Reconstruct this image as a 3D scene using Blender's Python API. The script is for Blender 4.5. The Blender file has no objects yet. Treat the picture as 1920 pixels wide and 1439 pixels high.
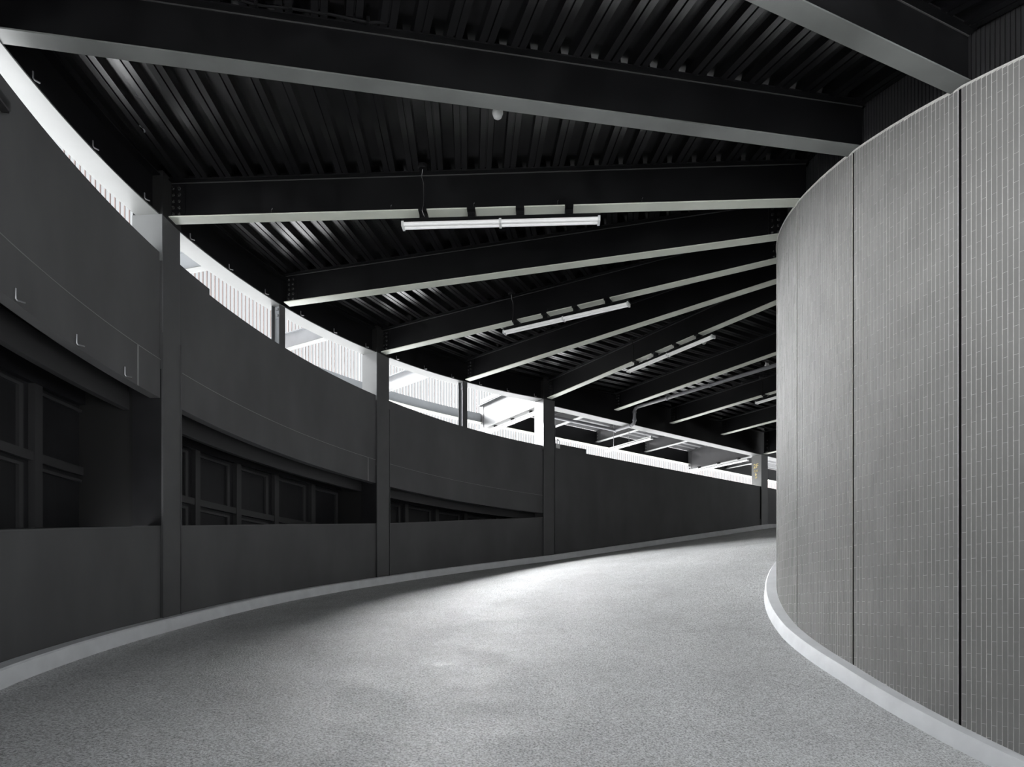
import bpy, math, random
from math import sin, cos, pi, hypot, floor as ffloor
random.seed(7)
S = bpy.context.scene
COL = S.collection

# ------------------------------------------------------------------ camera
F_PX, HORIZON = 1243.42, 1150.05            # focal length and horizon row for a 1920 x 1439 frame
cam = bpy.data.cameras.new('camera')
cam.sensor_fit = 'HORIZONTAL'; cam.sensor_width = 36.0
cam.lens = F_PX / 1920 * 36.0
cam.shift_y = (HORIZON - 719.5) / 1920      # a shift lens held level, as the upright verticals show
cam.clip_start = 0.05; cam.clip_end = 400
camo = bpy.data.objects.new('camera', cam); COL.objects.link(camo)
camo.location = (0, 0, 0); camo.rotation_euler = (pi/2, 0, 0)
S.camera = camo

# ------------------------------------------------------------------ sky, sun, exposure
SKY = 0.66
SUN_STRENGTH, SUN_ANGLE = 94.0, 62
SUN_FROM = (-0.57, 0.82, 0.62)             # where the light comes from
EXPOSURE = 0.35
w = bpy.data.worlds.new('overcast_sky'); S.world = w; w.use_nodes = True
nt = w.node_tree; nt.nodes.clear()
wo = nt.nodes.new('ShaderNodeOutputWorld'); bg = nt.nodes.new('ShaderNodeBackground')
bg.inputs[0].default_value = (0.93, 0.97, 1.0, 1); bg.inputs[1].default_value = SKY
nt.links.new(bg.outputs[0], wo.inputs[0])
sl = bpy.data.lights.new('hazy_sun', 'SUN'); sl.energy = SUN_STRENGTH; sl.angle = math.radians(SUN_ANGLE)
sl.color = (0.97, 0.985, 1.0)
so = bpy.data.objects.new('hazy_sun', sl); COL.objects.link(so)
import mathutils
so.rotation_euler = mathutils.Vector(SUN_FROM).to_track_quat('Z', 'Y').to_euler()
S.view_settings.view_transform = 'Standard'
S.view_settings.look = 'None'
S.view_settings.gamma = 1.0
S.view_settings.use_curve_mapping = False
S.view_settings.exposure = EXPOSURE
try:
    S.cycles.max_bounces = 10; S.cycles.diffuse_bounces = 6
    S.cycles.sample_clamp_indirect = 4.0
except Exception: pass

# ------------------------------------------------------------------ materials
def mat(name, base, rough=0.5, metal=0.0, spec=0.5, var=0.0, vscale=3.0, bump=0.0, bscale=80.0, emit=0.0, rvar=0.0, stretch=None):
    m = bpy.data.materials.new(name); m.use_nodes = True
    t = m.node_tree; b = t.nodes['Principled BSDF']
    b.inputs['Base Color'].default_value = (*base, 1)
    b.inputs['Roughness'].default_value = rough
    b.inputs['Metallic'].default_value = metal
    b.inputs['Specular IOR Level'].default_value = spec
    if emit:
        b.inputs['Emission Color'].default_value = (1, 1, 0.98, 1); b.inputs['Emission Strength'].default_value = emit
    tc = t.nodes.new('ShaderNodeTexCoord')
    src = tc.outputs['Object']
    if stretch:
        mp = t.nodes.new('ShaderNodeMapping'); mp.inputs['Scale'].default_value = stretch
        t.links.new(src, mp.inputs[0]); src = mp.outputs[0]
    if var or rvar:
        n = t.nodes.new('ShaderNodeTexNoise'); n.inputs['Scale'].default_value = vscale; n.inputs['Detail'].default_value = 6
        t.links.new(src, n.inputs['Vector'])
        if var:
            r = t.nodes.new('ShaderNodeMapRange'); r.inputs['From Min'].default_value = 0.3; r.inputs['From Max'].default_value = 0.7
            r.inputs['To Min'].default_value = 1 - var; r.inputs['To Max'].default_value = 1 + var
            t.links.new(n.outputs['Fac'], r.inputs['Value'])
            mx = t.nodes.new('ShaderNodeVectorMath'); mx.operation = 'SCALE'; mx.inputs[0].default_value = base
            t.links.new(r.outputs[0], mx.inputs['Scale']); t.links.new(mx.outputs[0], b.inputs['Base Color'])
        if rvar:
            r2 = t.nodes.new('ShaderNodeMapRange'); r2.inputs['From Min'].default_value = 0.3; r2.inputs['From Max'].default_value = 0.7
            r2.inputs['To Min'].default_value = rough - rvar; r2.inputs['To Max'].default_value = rough + rvar
            t.links.new(n.outputs['Fac'], r2.inputs['Value']); t.links.new(r2.outputs[0], b.inputs['Roughness'])
    if bump:
        n2 = t.nodes.new('ShaderNodeTexNoise'); n2.inputs['Scale'].default_value = bscale; n2.inputs['Detail'].default_value = 4
        t.links.new(tc.outputs['Object'], n2.inputs['Vector'])
        bp = t.nodes.new('ShaderNodeBump'); bp.inputs['Strength'].default_value = bump; bp.inputs['Distance'].default_value = 0.01
        t.links.new(n2.outputs['Fac'], bp.inputs['Height']); t.links.new(bp.outputs[0], b.inputs['Normal'])
    return m

M = {}
M['black'] = mat('black_steel_paint', (0.005, 0.005, 0.0055), 0.38, spec=0.20, var=0.25, vscale=2.5, rvar=0.08)
M['deckblack'] = mat('black_deck_paint', (0.003, 0.003, 0.0035), 0.27, spec=0.95)
M['flange'] = mat('pale_grey_steel', (0.50, 0.52, 0.455), 0.42, spec=0.5, var=0.10, vscale=2.0)
M['pale'] = mat('white_galvanised_steel', (0.22, 0.23, 0.24), 0.5, var=0.08, vscale=3)
M['panel'] = mat('charcoal_wall_panel', (0.062, 0.062, 0.064), 0.62, spec=0.35, var=0.16, vscale=1.6, stretch=(1, 1, 0.5))
M['dark'] = mat('dark_window_frame', (0.022, 0.022, 0.023), 0.5)
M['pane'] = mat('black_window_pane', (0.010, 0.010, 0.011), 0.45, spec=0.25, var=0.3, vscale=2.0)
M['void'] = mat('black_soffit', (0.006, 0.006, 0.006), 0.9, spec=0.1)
M['bead'] = mat('grey_joint_bead', (0.15, 0.15, 0.15), 0.45)
M['dimflange'] = mat('grey_steel_less_sheen', (0.105, 0.11, 0.105), 0.38, var=0.35, vscale=1.3, rvar=0.1)  # darker copy of the flange grey; weaker sheen seen from below is in the colour
M['matteblack'] = mat('matte_black_paint', (0.012, 0.012, 0.012), 0.6, spec=0.2)
M['deckgrey'] = mat('grey_galvanised_deck', (0.16, 0.162, 0.165), 0.45, metal=0.2)
M['litside'] = mat('lit_lettered_side', (0.10, 0.102, 0.098), 0.55)  # column grey made lighter; light falling on the lettered side is in the colour
M['weld'] = mat('glossy_black_weld', (0.045, 0.045, 0.045), 0.3, spec=0.6)
M['kerb'] = mat('kerb_concrete', (0.64, 0.65, 0.665), 0.75, var=0.07, vscale=5, bump=0.1, bscale=120)
M['column'] = mat('grey_column_paint', (0.055, 0.055, 0.057), 0.5, var=0.10, vscale=3)
M['grout'] = mat('pale_grout', (0.58, 0.57, 0.55), 0.85, var=0.1, vscale=30)
M['joint'] = mat('black_joint', (0.004, 0.004, 0.004), 0.9, spec=0.1)
M['slat'] = mat('pinkish_cladding_slat', (0.20, 0.16, 0.15), 0.55, var=0.05, vscale=1.5)
M['slatback'] = mat('pinkish_cladding_back', (0.30, 0.25, 0.23), 0.7)
M['white'] = mat('white_plastic', (0.72, 0.73, 0.72), 0.35)
M['tube'] = mat('lit_fluorescent_tube', (0.85, 0.85, 0.85), 0.3, emit=0.12)
M['bolt'] = mat('black_bolt', (0.02, 0.02, 0.02), 0.25, spec=0.6)
M['soffit'] = mat('plain_grey_soffit', (0.13, 0.133, 0.13), 0.5, var=0.08, vscale=2.0)  # even grey, darker than the flanges of the ramp beams
M['plate'] = mat('skylit_column_side', (0.13, 0.134, 0.134), 0.5, var=0.05)  # lighter copy of the column grey, with skylight painted in
M['crossgrey'] = mat('light_grey_cross_beam', (0.06, 0.063, 0.066), 0.5, var=0.08, vscale=3)
M['steel'] = mat('dull_zinc_steel', (0.30, 0.30, 0.31), 0.35, metal=0.8)
M['pipe'] = mat('grey_drain_pipe', (0.16, 0.16, 0.17), 0.4)
M['gold'] = mat('gold_lettering', (0.62, 0.50, 0.20), 0.4, metal=0.2)
M['ground'] = mat('outdoor_paving', (0.35, 0.35, 0.35), 0.9, var=0.1, vscale=0.5)
M['slab'] = mat('concrete_slab', (0.30, 0.30, 0.30), 0.85, var=0.08, vscale=1.0)

def asphalt():
    m = bpy.data.materials.new('ramp_asphalt'); m.use_nodes = True
    t = m.node_tree; b = t.nodes['Principled BSDF']
    tc = t.nodes.new('ShaderNodeTexCoord')
    def noise(s, d=3, r=0.6):
        n = t.nodes.new('ShaderNodeTexNoise'); n.inputs['Scale'].default_value = s; n.inputs['Detail'].default_value = d
        n.inputs['Roughness'].default_value = r
        t.links.new(tc.outputs['Object'], n.inputs['Vector']); return n
    fine = noise(62, 3, 0.75); big = noise(1.1, 5); mid = noise(14, 4)
    def rng(sock, a, bb, c, d):
        r = t.nodes.new('ShaderNodeMapRange'); r.inputs['From Min'].default_value = a; r.inputs['From Max'].default_value = bb
        r.inputs['To Min'].default_value = c; r.inputs['To Max'].default_value = d
        t.links.new(sock, r.inputs['Value']); return r.outputs[0]
    def mul(a, bb):
        k = t.nodes.new('ShaderNodeMath'); k.operation = 'MULTIPLY'; t.links.new(a, k.inputs[0]); t.links.new(bb, k.inputs[1]); return k.outputs[0]
    v = mul(mul(rng(fine.outputs['Fac'], .33, .60, .30, 1.27), rng(big.outputs['Fac'], .3, .7, .90, 1.10)), rng(mid.outputs['Fac'], .3, .7, .92, 1.08))
    sc = t.nodes.new('ShaderNodeVectorMath'); sc.operation = 'SCALE'; sc.inputs[0].default_value = (0.555, 0.56, 0.56)
    t.links.new(v, sc.inputs['Scale']); t.links.new(sc.outputs[0], b.inputs['Base Color'])
    patch = noise(1.6, 10, 0.78); t.links.new(rng(patch.outputs['Fac'], .38, .62, .34, .72), b.inputs['Roughness'])
    bp = t.nodes.new('ShaderNodeBump'); bp.inputs['Strength'].default_value = 0.8; bp.inputs['Distance'].default_value = 0.012
    t.links.new(fine.outputs['Fac'], bp.inputs['Height']); t.links.new(bp.outputs[0], b.inputs['Normal'])
    return m
M['asphalt'] = asphalt()

def tile_material():
    m = bpy.data.materials.new('grey_clay_tile'); m.use_nodes = True
    t = m.node_tree; b = t.nodes['Principled BSDF']
    g = t.nodes.new('ShaderNodeNewGeometry')           # a shade of its own for every tile
    r = t.nodes.new('ShaderNodeMapRange'); r.inputs['To Min'].default_value = 0.93; r.inputs['To Max'].default_value = 1.07
    t.links.new(g.outputs['Random Per Island'], r.inputs['Value'])
    tc = t.nodes.new('ShaderNodeTexCoord'); n = t.nodes.new('ShaderNodeTexNoise'); n.inputs['Scale'].default_value = 2.2; n.inputs['Detail'].default_value = 5
    t.links.new(tc.outputs['Object'], n.inputs['Vector'])
    r2 = t.nodes.new('ShaderNodeMapRange'); r2.inputs['From Min'].default_value = .3; r2.inputs['From Max'].default_value = .7
    r2.inputs['To Min'].default_value = .92; r2.inputs['To Max'].default_value = 1.08
    t.links.new(n.outputs['Fac'], r2.inputs['Value'])
    k = t.nodes.new('ShaderNodeMath'); k.operation = 'MULTIPLY'; t.links.new(r.outputs[0], k.inputs[0]); t.links.new(r2.outputs[0], k.inputs[1])
    sc = t.nodes.new('ShaderNodeVectorMath'); sc.operation = 'SCALE'; sc.inputs[0].default_value = (0.182, 0.179, 0.173)
    t.links.new(k.outputs[0], sc.inputs['Scale']); t.links.new(sc.outputs[0], b.inputs['Base Color'])
    b.inputs['Roughness'].default_value = 0.7; b.inputs['Specular IOR Level'].default_value = 0.35
    return m
M['tile'] = tile_material()

# ------------------------------------------------------------------ plan of the ramp (metres; the camera stands at the origin)
C1 = (8.2538, 7.4136); R1 = 4.922            # inner tiled drum
C2 = (8.0766, 7.1955); R2 = 12.3136          # outer wall
A_ = {1: 3.5297, 2: 3.2972, 3: 3.0648, 4: 2.8475, 5: 2.6210, 6: 2.4087, 7: 2.1878}
B_ = {1: 3.5397, 2: 3.3055, 3: 3.0659, 4: 2.8498, 5: 2.6364, 6: 2.4316, 7: 2.2435}
SD = (0.8125, 0.583); ND = (0.583, -0.8125)  # along and across the straight run past station 7
STEP = 2.37; WIDTH = 7.4
Z_ = {1: -0.965, 2: -0.548, 3: -0.186, 4: 0.198, 5: 0.584, 6: 0.962, 7: 1.350, 8: 1.735, 9: 2.12, 10: 2.505, 11: 2.89, 12: 3.10, 14: 3.20}
T_ = {1: 4.366, 2: 4.603, 3: 4.814, 4: 5.002, 5: 5.211, 6: 5.401, 7: 5.567, 8: 5.68, 9: 5.716, 10: 5.735, 11: 5.75, 14: 5.75}
BANK = 0.116; DEPTH = 0.47
def tab(d, i, lo):
    ks = sorted(d)
    if i <= ks[0]: return d[ks[0]] + (i - ks[0]) * lo
    if i >= ks[-1]: return d[ks[-1]]
    for a, b in zip(ks, ks[1:]):
        if a <= i <= b: return d[a] + (d[b] - d[a]) * (i - a) / (b - a)
def ang_o(i): return tab(A_, i, -0.2325)
def ang_i(i): return tab(B_, i, -0.234)
def O(i, dr=0.0):
    if i <= 7: a = ang_o(i); return (C2[0] + (R2 + dr) * cos(a), C2[1] + (R2 + dr) * sin(a))
    a = A_[7]; p = (C2[0] + R2 * cos(a), C2[1] + R2 * sin(a)); s = (i - 7) * STEP
    return (p[0] + SD[0]*s - ND[0]*dr, p[1] + SD[1]*s - ND[1]*dr)
def I(i, dr=0.0):
    if i <= 7: a = ang_i(i); return (C1[0] + (R1 + dr) * cos(a), C1[1] + (R1 + dr) * sin(a))
    a = B_[7]; p = (C1[0] + R1 * cos(a), C1[1] + R1 * sin(a)); s = (i - 7) * STEP
    return (p[0] + SD[0]*s - ND[0]*dr, p[1] + SD[1]*s - ND[1]*dr)
def SE(s, e):                                # straight run: s metres past station 7, e metres outside the wall line
    p = O(7); return (p[0] + SD[0]*s - ND[0]*e, p[1] + SD[1]*s - ND[1]*e)
def zf(i): return tab(Z_, i, 0.40)
def tb(i): return tab(T_, i, 0.235)
ZP, ZJ, ZS, ZG = 4.33, 3.05, 2.58, 5.43      # parapet top, panel joint, spandrel foot, deep girder foot
LEDGE = {1: 0.27, 2: 0.66, 3: 1.07, 4: 1.44, 5: 1.80, 6: 2.16, 7: 2.50}
def zl(i): return tab(LEDGE, i, 0.40)

# ------------------------------------------------------------------ mesh helpers
class MB:
    def __init__(s): s.v = []; s.f = []
    def add(s, vs, fs):
        k = len(s.v); s.v += [tuple(p) for p in vs]; s.f += [tuple(k + q for q in f) for f in fs]
    def box(s, c, ax, ay, hx, hy, hz):       # centre, two horizontal unit axes, half sizes
        vs = []
        for dz in (-hz, hz):
            for dx, dy in ((-hx, -hy), (hx, -hy), (hx, hy), (-hx, hy)):
                vs.append((c[0] + ax[0]*dx + ay[0]*dy, c[1] + ax[1]*dx + ay[1]*dy, c[2] + dz))
        s.add(vs, [(0,3,2,1),(4,5,6,7),(0,1,5,4),(1,2,6,5),(2,3,7,6),(3,0,4,7)])
    def bar(s, p, q, side, up0, up1, half):  # box running from p to q (3D), half width along 'side', z offsets up0..up1
        vs = []
        for e in (p, q):
            for d, u in ((-half, up0), (half, up0), (half, up1), (-half, up1)):
                vs.append((e[0] + side[0]*d, e[1] + side[1]*d, e[2] + u))
        s.add(vs, [(0,1,2,3),(7,6,5,4),(0,4,5,1),(1,5,6,2),(2,6,7,3),(3,7,4,0)])
    def sweep(s, i0, i1, n, path, prof):     # closed profile (offset, z) swept along a plan curve
        rings = []
        for k in range(n + 1):
            i = i0 + (i1 - i0) * k / n
            rings.append([(*path(i, dr), z) for dr, z in prof(i)])
        m = len(rings[0]); vs = [p for r in rings for p in r]; fs = []
        for k in range(n):
            for j in range(m):
                a, b = k*m + j, k*m + (j+1) % m
                fs.append((a, b, b + m, a + m))
        fs.append(tuple(range(m-1, -1, -1))); fs.append(tuple(n*m + j for j in range(m)))
        s.add(vs, fs)
    def tube(s, pts, r, seg=8):
        V = mathutils.Vector; P = [V(p) for p in pts]; rings = []
        up = None
        for k, p in enumerate(P):
            d = (P[min(k+1, len(P)-1)] - P[max(k-1, 0)]).normalized()
            if up is None: up = V((0,0,1)) if abs(d.z) < 0.9 else V((1,0,0))
            a = d.cross(up)
            if a.length < 1e-5: a = d.orthogonal()
            a.normalize(); b = a.cross(d).normalized(); up = b
            rings.append([p + (a*cos(2*pi*j/seg) + b*sin(2*pi*j/seg))*r for j in range(seg)])
        vs = [q for rr in rings for q in rr]; fs = []
        for k in range(len(P)-1):
            for j in range(seg):
                x, y = k*seg + j, k*seg + (j+1) % seg
                fs.append((x, x+seg, y+seg, y))
        fs.append(tuple(range(seg))); fs.append(tuple((len(P)-1)*seg + j for j in range(seg-1, -1, -1)))
        s.add(vs, fs)
    def lathe(s, c, prof, seg=20, axis=None):
        vs = []; fs = []
        for r, z in prof:
            for j in range(seg):
                t = 2*pi*j/seg; vs.append((c[0] + r*cos(t), c[1] + r*sin(t), c[2] + z))
        for k in range(len(prof)-1):
            for j in range(seg):
                x, y = k*seg + j, k*seg + (j+1) % seg
                fs.append((x, y, y+seg, x+seg))
        fs.append(tuple(range(seg-1, -1, -1))); fs.append(tuple((len(prof)-1)*seg + j for j in range(seg)))
        s.add(vs, fs)
    def mesh(s, name):
        me = bpy.data.meshes.new(name); me.from_pydata(s.v, [], s.f); me.update()
        return me
    def build(s, name, m, parent=None, bevel=0.0, smooth=False, org=None):
        if org is not None: s.v = [(x-org[0], y-org[1], z-org[2]) for x, y, z in s.v]
        me = s.mesh(name); me.materials.append(M[m] if isinstance(m, str) else m)
        o = link(name, me, parent)
        if org is not None: o.location = org
        import bmesh
        bm = bmesh.new(); bm.from_mesh(me); bmesh.ops.recalc_face_normals(bm, faces=bm.faces); bm.to_mesh(me); bm.free()
        if smooth:
            me.polygons.foreach_set('use_smooth', [True]*len(me.polygons))
            try: me.set_sharp_from_angle(angle=math.radians(40))
            except Exception: pass
        if bevel:
            b = o.modifiers.new('edge', 'BEVEL'); b.width = bevel; b.segments = 1; b.limit_method = 'ANGLE'
        return o
def link(name, data, parent=None):
    o = bpy.data.objects.new(name, data); COL.objects.link(o)
    if parent: o.parent = parent
    return o
def tag(o, label=None, cat=None, group=None, kind=None):
    if label: o['label'] = label
    if cat: o['category'] = cat
    if group: o['group'] = group
    if kind: o['kind'] = kind
    return o
def thing(name, label, cat, group=None):
    return tag(link(name, None), label, cat, group, 'thing')
def structure(name, label=None):
    return tag(link(name, None), label, None, None, 'structure')
def unit(a, b):
    d = (b[0]-a[0], b[1]-a[1]); L = hypot(*d); return (d[0]/L, d[1]/L), L
I0, I1 = -4.0, 14.0                          # the stretch of ramp that is built

# ------------------------------------------------------------------ ramp floor and kerbs
m = MB(); n = 180; cols = 24; vs = []; fs = []
for k in range(n + 1):
    i = I0 + (I1 - I0) * k / n
    a, b = I(i), O(i)
    for j in range(cols + 1):
        u = j / cols
        vs.append((a[0] + (b[0]-a[0])*u, a[1] + (b[1]-a[1])*u, zf(i) - BANK*(1-u)))
for k in range(n):
    for j in range(cols):
        q = k*(cols+1) + j; fs.append((q, q+1, q+cols+2, q+cols+1))
m.add(vs, fs)
low = [(x, y, z-0.25) for x, y, z in vs]
m.add(low, [tuple(reversed(f)) for f in fs])
fl = m.build('floor', 'asphalt', smooth=True)
tag(fl, 'grey asphalt ramp curving up to the right', kind='structure')

def kerb_outer(i):
    z = zf(i); return [(0.0, z-0.05), (-0.150, z-0.05), (-0.138, z+0.135), (-0.122, z+0.15), (0.0, z+0.15)]
def kerb_inner(i):
    z = zf(i) - BANK; return [(0.0, z-0.05), (0.165, z-0.05), (0.148, z+0.13), (0.130, z+0.15), (0.0, z+0.15)]
m = MB(); m.sweep(I0, I1, 160, O, kerb_outer)
tag(m.build('kerb', 'kerb', smooth=True), 'pale concrete kerb along the foot of the charcoal outer wall', 'kerb', None, 'thing')
m = MB(); m.sweep(I0, I1, 160, I, kerb_inner)
tag(m.build('kerb', 'kerb', smooth=True), 'pale concrete kerb curving round the foot of the tiled drum', 'kerb', None, 'thing')

# ------------------------------------------------------------------ inner drum: tiled wall
PITCH, TILE_L, TG = 0.0384, 0.2225, 0.006
wr = structure('wall_right', 'curved wall clad in slim upright grey tiles')
JW = 0.030
def wall_top(i): return tb(i) - 0.005
big = MB(); tiles = 0; single = []
arc = {}
for p in range(0, 6):                        # panels between stations p and p+1
    a0, a1 = ang_i(p), ang_i(p+1)
    g = JW / 2 / R1
    m = MB()
    m.sweep(p + g/abs(a1-a0), p+1 - g/abs(a1-a0), 14, I, lambda i: [(-0.14, zf(i)-BANK+0.10), (-0.0012, zf(i)-BANK+0.10), (-0.0012, wall_top(i)), (-0.14, wall_top(i))])
    m.build('grout_bed', 'grout', wr, smooth=True)
    L = (a0 - a1) * R1 - JW
    nc = round(L / PITCH); pit = L / nc
    for c in range(nc):
        s0 = JW/2 + c*pit + TG*0.5; s1 = JW/2 + (c+1)*pit - TG*0.5
        t0, t1 = a0 - s0/R1, a0 - s1/R1
        ic = p + (c + 0.5)/nc
        zb, zt = zf(ic) - BANK + 0.145, wall_top(ic) - 0.012
        off = (0.5 if c % 2 else 0.0) * TILE_L + random.uniform(-0.006, 0.006)
        k = ffloor((zb - off) / TILE_L)
        while True:
            lo, hi = off + k*TILE_L + TG*0.25, off + (k+1)*TILE_L - TG*0.25; k += 1
            lo, hi = max(lo, zb), min(hi, zt)
            if lo >= zt: break
            if hi - lo < 0.005: continue
            d = random.uniform(-0.0004, 0.0005); sk = random.uniform(-0.0004, 0.0004)
            single.append((ic, t0, t1, lo, hi, d, sk))
            if hi >= zt: break
def tile_geo(q):
    ic, t0, t1, lo, hi, d, sk = q
    vs = []
    for rr, e in ((R1 - 0.008, 0.0), (R1 + d, 0.0)):
        for t, s_ in ((t0, -sk), (t1, sk)):
            for z in (lo, hi):
                r_ = rr + (s_ if rr > R1 - 0.004 else 0)
                vs.append((C1[0] + r_*cos(t), C1[1] + r_*sin(t), z))
    # 0,1 back t0 lo/hi; 2,3 back t1; 4,5 front t0; 6,7 front t1
    fs = [(4,6,7,5), (0,1,3,2), (4,5,1,0), (6,2,3,7), (5,7,3,1), (4,0,2,6)]
    return vs, fs
def seen_size(q):
    ic, t0, t1, lo, hi, d, sk = q
    x, y = C1[0] + R1*cos(t0), C1[1] + R1*sin(t0)
    x1, y1 = C1[0] + R1*cos(t1), C1[1] + R1*sin(t1)
    if y < 0.3: return -1
    px = 960 + F_PX*x/y; px1 = 960 + F_PX*x1/y1
    pyh, pyl = HORIZON - F_PX*hi/y, HORIZON - F_PX*lo/y
    if min(px, px1) > 1919 or pyl < 0 or pyh > 1438: return -1
    return abs(px1 - px) * (pyl - pyh)
single.sort(key=seen_size, reverse=True)
for q in single[:300]:
    v, f = tile_geo(q); m = MB(); m.add(v, f)
    me = m.mesh('tile'); me.materials.append(M['tile'])
    link('tile', me, wr)
for q in single[300:]: big.add(*tile_geo(q))
me = big.mesh('tile'); me.materials.append(M['tile'])
tag(link('tile', me, wr), kind='stuff')
for p in range(0, 6):                        # black movement joints between the tile panels
    m = MB(); a = ang_i(p); g = JW/2/R1
    m.sweep(p - JW/2/R1/0.23, p + JW/2/R1/0.23, 1, I, lambda i: [(-0.16, zf(i)-BANK+0.1), (-0.010, zf(i)-BANK+0.1), (-0.010, wall_top(i)), (-0.16, wall_top(i))])
    m.build('movement_joint', 'joint', wr)
m = MB()                                     # slim pale trim on top of the tiles
m.sweep(0, 6, 80, I, lambda i: [(-0.14, tb(i)-0.010), (0.006, tb(i)-0.010), (0.006, tb(i)+0.004), (-0.14, tb(i)+0.004)])
m.build('top_trim', 'grout', wr, smooth=True)
m = MB()                                     # darker set-back wall above, and the rest of the drum
m.sweep(I0, 14, 150, I, lambda i: [(-0.40, zf(i)-0.6), (-0.155, zf(i)-0.6), (-0.155, tb(i)+0.75), (-0.40, tb(i)+0.75)])
m.build('upper_wall', 'matteblack', wr, smooth=True)
m = MB()
for i0, i1 in ((I0, 0.0), (6.0, 14.0)):
    m.sweep(i0, i1, 60, I, lambda i: [(-0.15, zf(i)-BANK+0.1), (0, zf(i)-BANK+0.1), (0, wall_top(i)), (-0.15, wall_top(i))])
m.build('plain_wall', 'tile', wr, smooth=True)
m = MB()                                     # upright ribs of the set-back wall
for p in range(0, 6):
    for c in range(30):
        i = p + (c + 0.5)/30
        m.sweep(i - 0.012, i + 0.012, 1, I, lambda i: [(-0.156, tb(i)+0.01), (-0.146, tb(i)+0.01), (-0.146, tb(i)+0.5), (-0.156, tb(i)+0.5)])
tag(m.build('upper_rib', 'dark', wr), kind='stuff')

# ------------------------------------------------------------------ outer wall: columns, panels, spandrels
wl = structure('wall_left', 'curved charcoal outer wall with a long recessed opening')
def tang(i):                                 # unit direction along the outer wall (towards higher stations), and outward
    a, b = O(i-0.01), O(i+0.01); t, _ = unit(a, b); return t, (-t[1], t[0])
for lo, hi in ((I0, 1), (1, 3), (3, 5), (5, 7)):
    m = MB(); m.sweep(lo, hi, 40, O, lambda i: [(0.005, zf(i)-0.3), (0.005, zl(i)), (0.16, zl(i)), (0.16, zf(i)-0.3)])
    m.build('lower_panel', 'panel', wl, smooth=True)
    m = MB(); m.sweep(lo, hi, 40, O, lambda i: [(0.0, zl(i)-0.012), (0.0, zl(i)+0.004), (0.17, zl(i)+0.004), (0.17, zl(i)-0.012)])
    m.build('ledge_cap', 'column', wl, smooth=True)
    m = MB(); m.sweep(lo, hi, 40, O, lambda i: [(0.005, ZS), (0.005, ZJ-0.006), (0.13, ZJ-0.006), (0.13, ZS)])
    m.build('girder_panel', 'panel', wl, smooth=True)
    m = MB(); m.sweep(lo, hi, 40, O, lambda i: [(0.012, ZJ-0.008), (0.012, ZP), (0.13, ZP), (0.13, ZJ-0.008)])
    m.build('parapet_panel', 'panel', wl, smooth=True)
    m = MB(); m.sweep(lo, hi, 40, O, lambda i: [(0.001, ZJ-0.011), (0.001, ZJ-0.004), (0.02, ZJ-0.004), (0.02, ZJ-0.011)])
    m.build('joint_bead', 'bead', wl, smooth=True)
    m = MB(); m.sweep(lo, hi, 40, O, lambda i: [(0.42, 2.46), (0.42, 2.76), (0.50, 2.76), (0.50, 2.46)])
    m.build('lintel', 'dark', wl, smooth=True)
# station 7 on: one tall plain wall
m = MB(); m.sweep(7, 11, 30, O, lambda i: [(0.005, zf(i)-0.3), (0.005, ZP), (0.13, ZP), (0.13, zf(i)-0.3)])
m.build('parapet_panel', 'panel', wl)
m = MB(); m.sweep(11, 14, 20, O, lambda i: [(0.005, zf(i)-0.3), (0.005, ZP), (0.13, ZP), (0.13, zf(i)-0.3)])
m.build('parapet_panel', 'panel', wl)
for a, b in ((3.05, 3.38), (7.1, 7.59)):     # raised upstands on the parapet
    m = MB(); m.sweep(a, b, 8, O, lambda i: [(0.10, ZP-0.1), (0.10, ZP+0.15), (0.16, ZP+0.15), (0.16, ZP-0.1)])
    m.build('raised_upstand', 'panel', wl, smooth=True)
for c in (2.78, 4.85):
    m = MB(); m.sweep(c-0.004, c+0.004, 1, O, lambda i: [(0.0, ZS), (0.0, ZJ-0.012), (0.02, ZJ-0.012), (0.02, ZS)]); m.build('splice_bead', 'bead', wl)
# columns
def column(i, label, zbot=None, ztop=None):
    t, o = tang(i); p = O(i)
    r = thing('steel_column', label, 'column', 'columns along the outer wall')
    r.location = (p[0], p[1], zf(i))
    m = MB(); top = ztop or tb(i) + DEPTH
    c = (o[0]*0.165, o[1]*0.165, (top - zf(i))/2)
    m.box(c, t, o, 0.185, 0.19, (top - zf(i))/2 + 0.02)
    m.build('shaft', 'column', r, bevel=0.006)
    m = MB(); hh = (top - tb(i) + 0.06)/2
    m.box((o[0]*0.158, o[1]*0.158, top - zf(i) - hh + 0.025), t, o, 0.190, 0.190, hh)
    tag(m.build('head', 'matteblack', r), 'black head above the beam seat') if i < 8 else None
    return r
colA = column(3, 'widest and tallest charcoal column, standing between the two biggest window openings')
colB = column(5, 'middle charcoal column, between the long window opening and the tapering one')
colC = column(7, 'charcoal column with one bright side at the pointed end of the tapering opening')
colD = column(11, 'far charcoal column with gold 2F lettering on its grey side', ztop=ZG-0.045)
for r, i in ((colA, 3), (colB, 5), (colC, 7)):  # slim weld plates on both edges of the inner face
    t, o = tang(i)
    for sgn in (-1, 1):
        m = MB(); m.box((t[0]*sgn*0.19 - o[0]*0.028, t[1]*sgn*0.19 - o[1]*0.028, 1.2+0.6), t, o, 0.006, 0.012, 1.75)
        m.build('edge_strip', 'column', r)
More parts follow.
